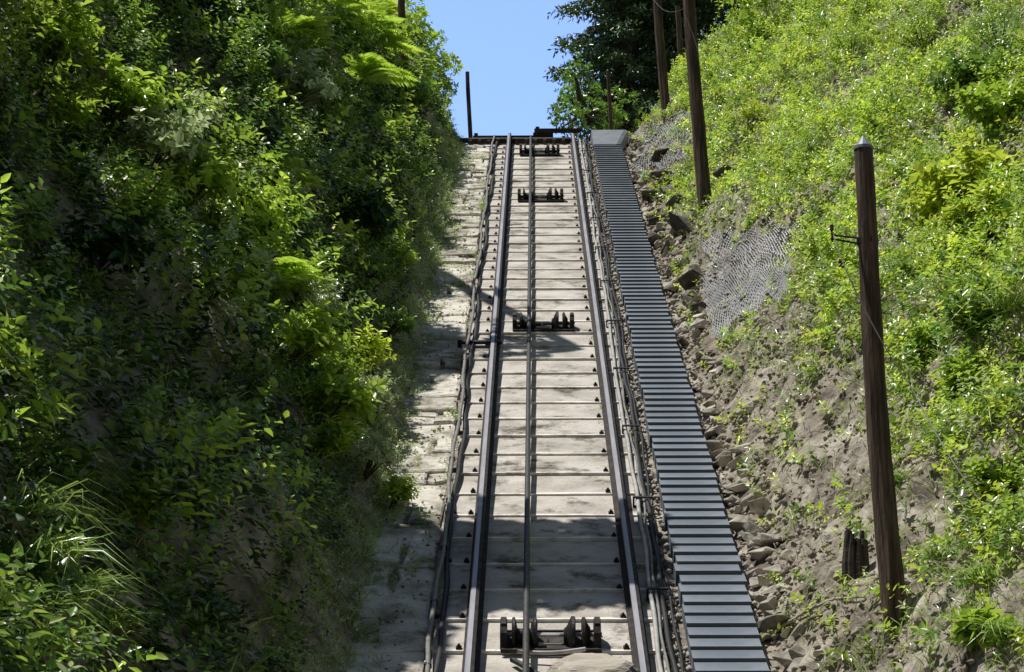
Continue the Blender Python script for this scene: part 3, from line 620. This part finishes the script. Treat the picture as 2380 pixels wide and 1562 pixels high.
for a in R_: shrub(*a, {'broad':'broad leaved '+('yellow green' if a[4]=='Lyel' else 'green')+' shrub on the sunny right bank','fine':'small leaved bright shrub on the sunny right bank','nettle':'tall leafy weeds behind the nearest pole on the right bank'}[a[3]], 'tall weed' if a[3]=='nettle' else 'shrub', {'broad':('yellow ' if a[4]=='Lyel' else '')+'broad leaved '+RB,'fine':'small leaved '+RB,'nettle':'tall weeds on the right bank'}[a[3]], 1)
for px, py, s in [(2350,720,.4),(2240,690,.38),(2340,950,.3),(2120,640,.3),(1900,350,.3),(2100,1120,.16),(2220,1020,.3),(2300,1350,.22),(2200,1300,.2),(2340,1480,.2)]:
    shrub(px, py, s, 'grass', 'grass', 'clump of long pale grass on the right bank', 'grass clump', 'grass clumps on the right bank', 1)

# trees ------------------------------------------------------
def tree(base, blobs, nper, ll, mat, label, wr=.6, trunk_r=.14, group=None, nl=9, sl=.45, name='tree'):
    base = np.array(base, float); base[2] = float(ground(base[0], base[1]))-.1
    e = empty(name, base, label, 'tree', group); topc = max((b[0] for b in blobs), key=lambda c: c[2]); m = MB()
    cen = np.mean([b[0] for b in blobs], 0); cen = np.array([cen[0], cen[1], (cen[2]+base[2])/2+.5])
    m.tube([base, base*.5+cen*.5+np.array([.05,.03,0]), cen, cen*.4+topc*.6, topc], [trunk_r, trunk_r*.8, trunk_r*.65, trunk_r*.4, trunk_r*.15], 9)
    for c, r in blobs:
        c = np.array(c); a = cen+(c-cen)*.1; m.tube([a, (a+c)/2-np.array([0,0,r*.1]), c], [trunk_r*.4, trunk_r*.28, trunk_r*.1], 6)
    m.build('trunk', 'bark', e, smooth=True); out = []
    for c, r in blobs:
        K = int(nper*r*r); D = nrm(rng.normal(size=(K,3))); P = np.array(c)+D*(r*rng.uniform(.15,1,K)**.55)[:, None]*np.array([1,1,.85])
        out.append(sprigs(P, D*.8+np.array([0,0,.25])+rng.normal(size=(K,3))*.4, r*sl*rng.uniform(.5,1.2,K), nl, ll*rng.uniform(.7,1.3,K), wr, 1, .35))
    mkleaves('crown', np.concatenate(out), mat, e); return e
def bpx(l, Yd): return [(at(x, y, Yd+dy), r*(Yd+2.3)/math.cos(PITCH)/F*1.05) for x, y, r, dy in l]
tree((-2.9,33,0), bpx([(930,90,80,0),(985,125,60,.5),(1020,150,42,0),(975,210,75,0),(1005,250,38,-.2),(920,200,90,.8),(1024,205,34,0),(890,40,80,1),(990,285,42,0),(950,50,45,0),(900,300,90,1)], 32), 330, .095, 'Lbright', 'green leafy tree against the sky at the left of the crest', trunk_r=.12, sl=.3)
tree((-4.6,27,0), bpx([(760,20,100,0),(640,-30,130,.5),(830,100,70,.8),(840,-20,80,.3)], 26.5), 140, .10, 'Lmid', 'tree on the upper left bank behind the ferns', sl=.3)
tree((-5.2,19,0), bpx([(350,-10,150,0),(480,60,130,.5),(200,20,120,.3),(60,-10,130,0),(330,130,90,.6)], 18.5), 160, .09, 'Ldark', 'dark tree filling the top left of the cutting', sl=.3)
def conifer(base, H, R, label, mat='Lneedle'):
    base = np.array(base, float); base[2] = float(ground(base[0], base[1]))-.1; e = empty('conifer', base, label, 'tree')
    m = MB(); m.tube([base, base+np.array([0,0,H*.5]), base+np.array([0,0,H])], [.2,.13,.02], 10); PP = []; UU = []
    nb = int(H*16)
    for k in range(nb):
        t = (k+.5)/nb; z = H*(.03+.96*t); a = k*2.4+rng.uniform(-.3,.3); L = R*(1-t)**.6*rng.uniform(.65,1.15)
        d_ = np.array([math.cos(a), math.sin(a), 0]); p0 = base+np.array([0,0,z]); pts_ = [p0+d_*L*s+np.array([0,0,-L*.28*s+L*.12*s*s]) for s in (0,.33,.66,1)]
        m.tube(pts_, [.03,.02,.014,.005], 4, cap=False)
        ns = max(4, int(L*9)); side = np.array([-d_[1], d_[0], 0])
        for j in range(ns):
            s = (j+.6)/ns
            for sg in (-1, 1, 0):
                PP.append(p0+d_*L*s+np.array([0,0,-L*.28*s+L*.12*s*s])); UU.append(d_*.7+side*sg*.9+np.array([0,0,-.25])+rng.normal(size=3)*.15)
    m.build('trunk', 'bark', e); K = len(PP)
    V = sprigs(np.array(PP), np.array(UU), .30*rng.uniform(.6,1.2,K), 7, .12*np.ones(K), .42, .6, .25); mkleaves('crown', V, mat, e)
conifer((1.72,35.5,0), 18, 1.45, 'dark conifer with drooping branches right of the patch of sky')
conifer((3.2,39,0), 16, 2.0, 'dark conifer behind the tall poles on the right')
tree((1.9,33,0), bpx([(1325,265,40,0),(1385,275,50,.3),(1318,215,30,.5),(1440,250,50,.5),(1306,295,26,0),(1335,160,34,.6),(1360,215,45,.8)], 32), 330, .08, 'Lmid', 'leafy green tree low in front of the dark conifer', trunk_r=.1, sl=.3)
tree((3.0,38,0), bpx([(1450,60,70,0),(1440,-20,80,0),(1450,150,80,.3),(1470,250,80,.5),(1400,240,60,.5),(1500,40,90,.5),(1385,110,50,.5)], 37), 300, .10, 'Ldark', 'dense dark green tree against the right side of the sky', sl=.3)
tree((4.4,37,0), bpx([(1520,120,70,0),(1600,60,80,0),(1570,-10,90,0),(1500,20,70,0),(1680,-20,90,-.5),(1520,210,50,0),(1600,160,80,0),(1680,60,80,0)], 36), 250, .10, 'Ldark', 'deep green tree behind the two tall poles', sl=.3)
tree((7.2,28,0), bpx([(1750,-40,110,0),(1900,-60,120,0),(2100,-60,120,0),(2000,0,70,1)], 27), 160, .09, 'Lbright', 'bright green tree above the right bank', sl=.3)
def inpoly(x, y, poly):
    c = False; n = len(poly)
    for i in range(n):
        (x1, y1), (x2, y2) = poly[i], poly[(i+1)%n]
        if (y1 > y) != (y2 > y) and x < (x2-x1)*(y-y1)/(y2-y1)+x1: c = not c
    return c
def shade(poly, sx_, sy_, rad, base, nper=330, ll=.17, extra=()):  # unseen trees, crowns set along the sun to cast the wanted shade patches
    bl = []; X0 = min(p[0] for p in poly); X1 = max(p[0] for p in poly); Y0 = min(p[1] for p in poly); Y1 = max(p[1] for p in poly)
    tg = [(x+random.uniform(-.15,.15)*sx_, y+random.uniform(-.15,.15)*sy_) for x in np.arange(X0+sx_*.4, X1, sx_) for y in np.arange(Y0+sy_*.4, Y1, sy_) if inpoly(x, y, poly)]
    for px, py in list(tg)+list(extra):
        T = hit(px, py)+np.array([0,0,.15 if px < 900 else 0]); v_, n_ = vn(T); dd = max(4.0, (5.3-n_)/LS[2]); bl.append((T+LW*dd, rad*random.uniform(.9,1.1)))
    tree(base, bl, nper, ll, 'Lshade', 'unseen leafy tree high on the left bank with a crown shaped to cast shade', .7, .12, 'unseen shade trees high on the left bank', nl=6, sl=.3)
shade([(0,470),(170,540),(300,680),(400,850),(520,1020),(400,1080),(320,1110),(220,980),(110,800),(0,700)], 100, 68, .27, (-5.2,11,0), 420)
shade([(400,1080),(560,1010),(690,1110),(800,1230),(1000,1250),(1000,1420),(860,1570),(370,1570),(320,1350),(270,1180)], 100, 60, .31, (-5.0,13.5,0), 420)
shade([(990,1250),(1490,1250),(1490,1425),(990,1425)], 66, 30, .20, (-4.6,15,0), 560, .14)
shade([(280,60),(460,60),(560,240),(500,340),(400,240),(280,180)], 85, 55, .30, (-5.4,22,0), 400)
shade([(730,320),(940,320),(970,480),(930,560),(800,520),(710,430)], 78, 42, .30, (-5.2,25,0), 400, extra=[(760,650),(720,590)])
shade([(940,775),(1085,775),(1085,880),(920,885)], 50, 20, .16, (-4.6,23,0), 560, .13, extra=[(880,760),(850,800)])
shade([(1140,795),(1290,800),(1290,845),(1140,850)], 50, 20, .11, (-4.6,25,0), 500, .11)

# ------------------------------------------------------------ world, sun, camera
w = bpy.data.worlds.new('World'); bpy.context.scene.world = w; w.use_nodes = True
N = w.node_tree.nodes; LK = w.node_tree.links; sk = N.new('ShaderNodeTexSky'); sk.sky_type = 'NISHITA'; sk.sun_disc = False
el = math.asin(LW[2]/np.linalg.norm(LW)); sk.sun_elevation = el; sk.sun_rotation = math.atan2(LW[0], LW[1]); sk.ozone_density = 2.0; sk.air_density = 1.3; sk.dust_density = .6
# gain and tint added to the sky low above the crest, plain sky all round
tc = N.new('ShaderNodeTexCoord'); dp = N.new('ShaderNodeVectorMath'); dp.operation = 'DOT_PRODUCT'; dp.inputs[1].default_value = (0, math.cos(math.radians(19)), math.sin(math.radians(19)))
LK.new(tc.outputs['Generated'], dp.inputs[0])
mr = N.new('ShaderNodeMapRange'); mr.interpolation_type = 'SMOOTHSTEP'; mr.inputs['From Min'].default_value = .80; mr.inputs['From Max'].default_value = .985
LK.new(dp.outputs['Value'], mr.inputs['Value']); mx = N.new('ShaderNodeMix'); mx.data_type = 'VECTOR'
mx.inputs[4].default_value = (1.08, 1, .92); mx.inputs[5].default_value = (3.35, 3.55, 4.6); LK.new(mr.outputs[0], mx.inputs[0])
vm = N.new('ShaderNodeVectorMath'); vm.operation = 'MULTIPLY'; LK.new(sk.outputs[0], vm.inputs[0]); LK.new(mx.outputs[1], vm.inputs[1])
LK.new(vm.outputs[0], N['Background'].inputs['Color']); N['Background'].inputs['Strength'].default_value = .053
s = bpy.data.lights.new('sun', 'SUN'); s.energy = 5; s.angle = math.radians(.5); s.color = (1,.97,.91)
so = bpy.data.objects.new('sun', s); C.objects.link(so); so.rotation_euler = Vector(LW).to_track_quat('Z', 'Y').to_euler()
cd = bpy.data.cameras.new('camera'); cd.lens = 75; cd.sensor_width = 36; cd.clip_end = 2000; cd.clip_start = .1
co = bpy.data.objects.new('camera', cd); C.objects.link(co); co.location = tuple(CAM); co.rotation_euler = (math.pi/2+PITCH, 0, YAW)
sc = bpy.context.scene; sc.camera = co; sc.view_settings.view_transform = 'Standard'; sc.view_settings.look = 'None'; sc.view_settings.exposure = 0
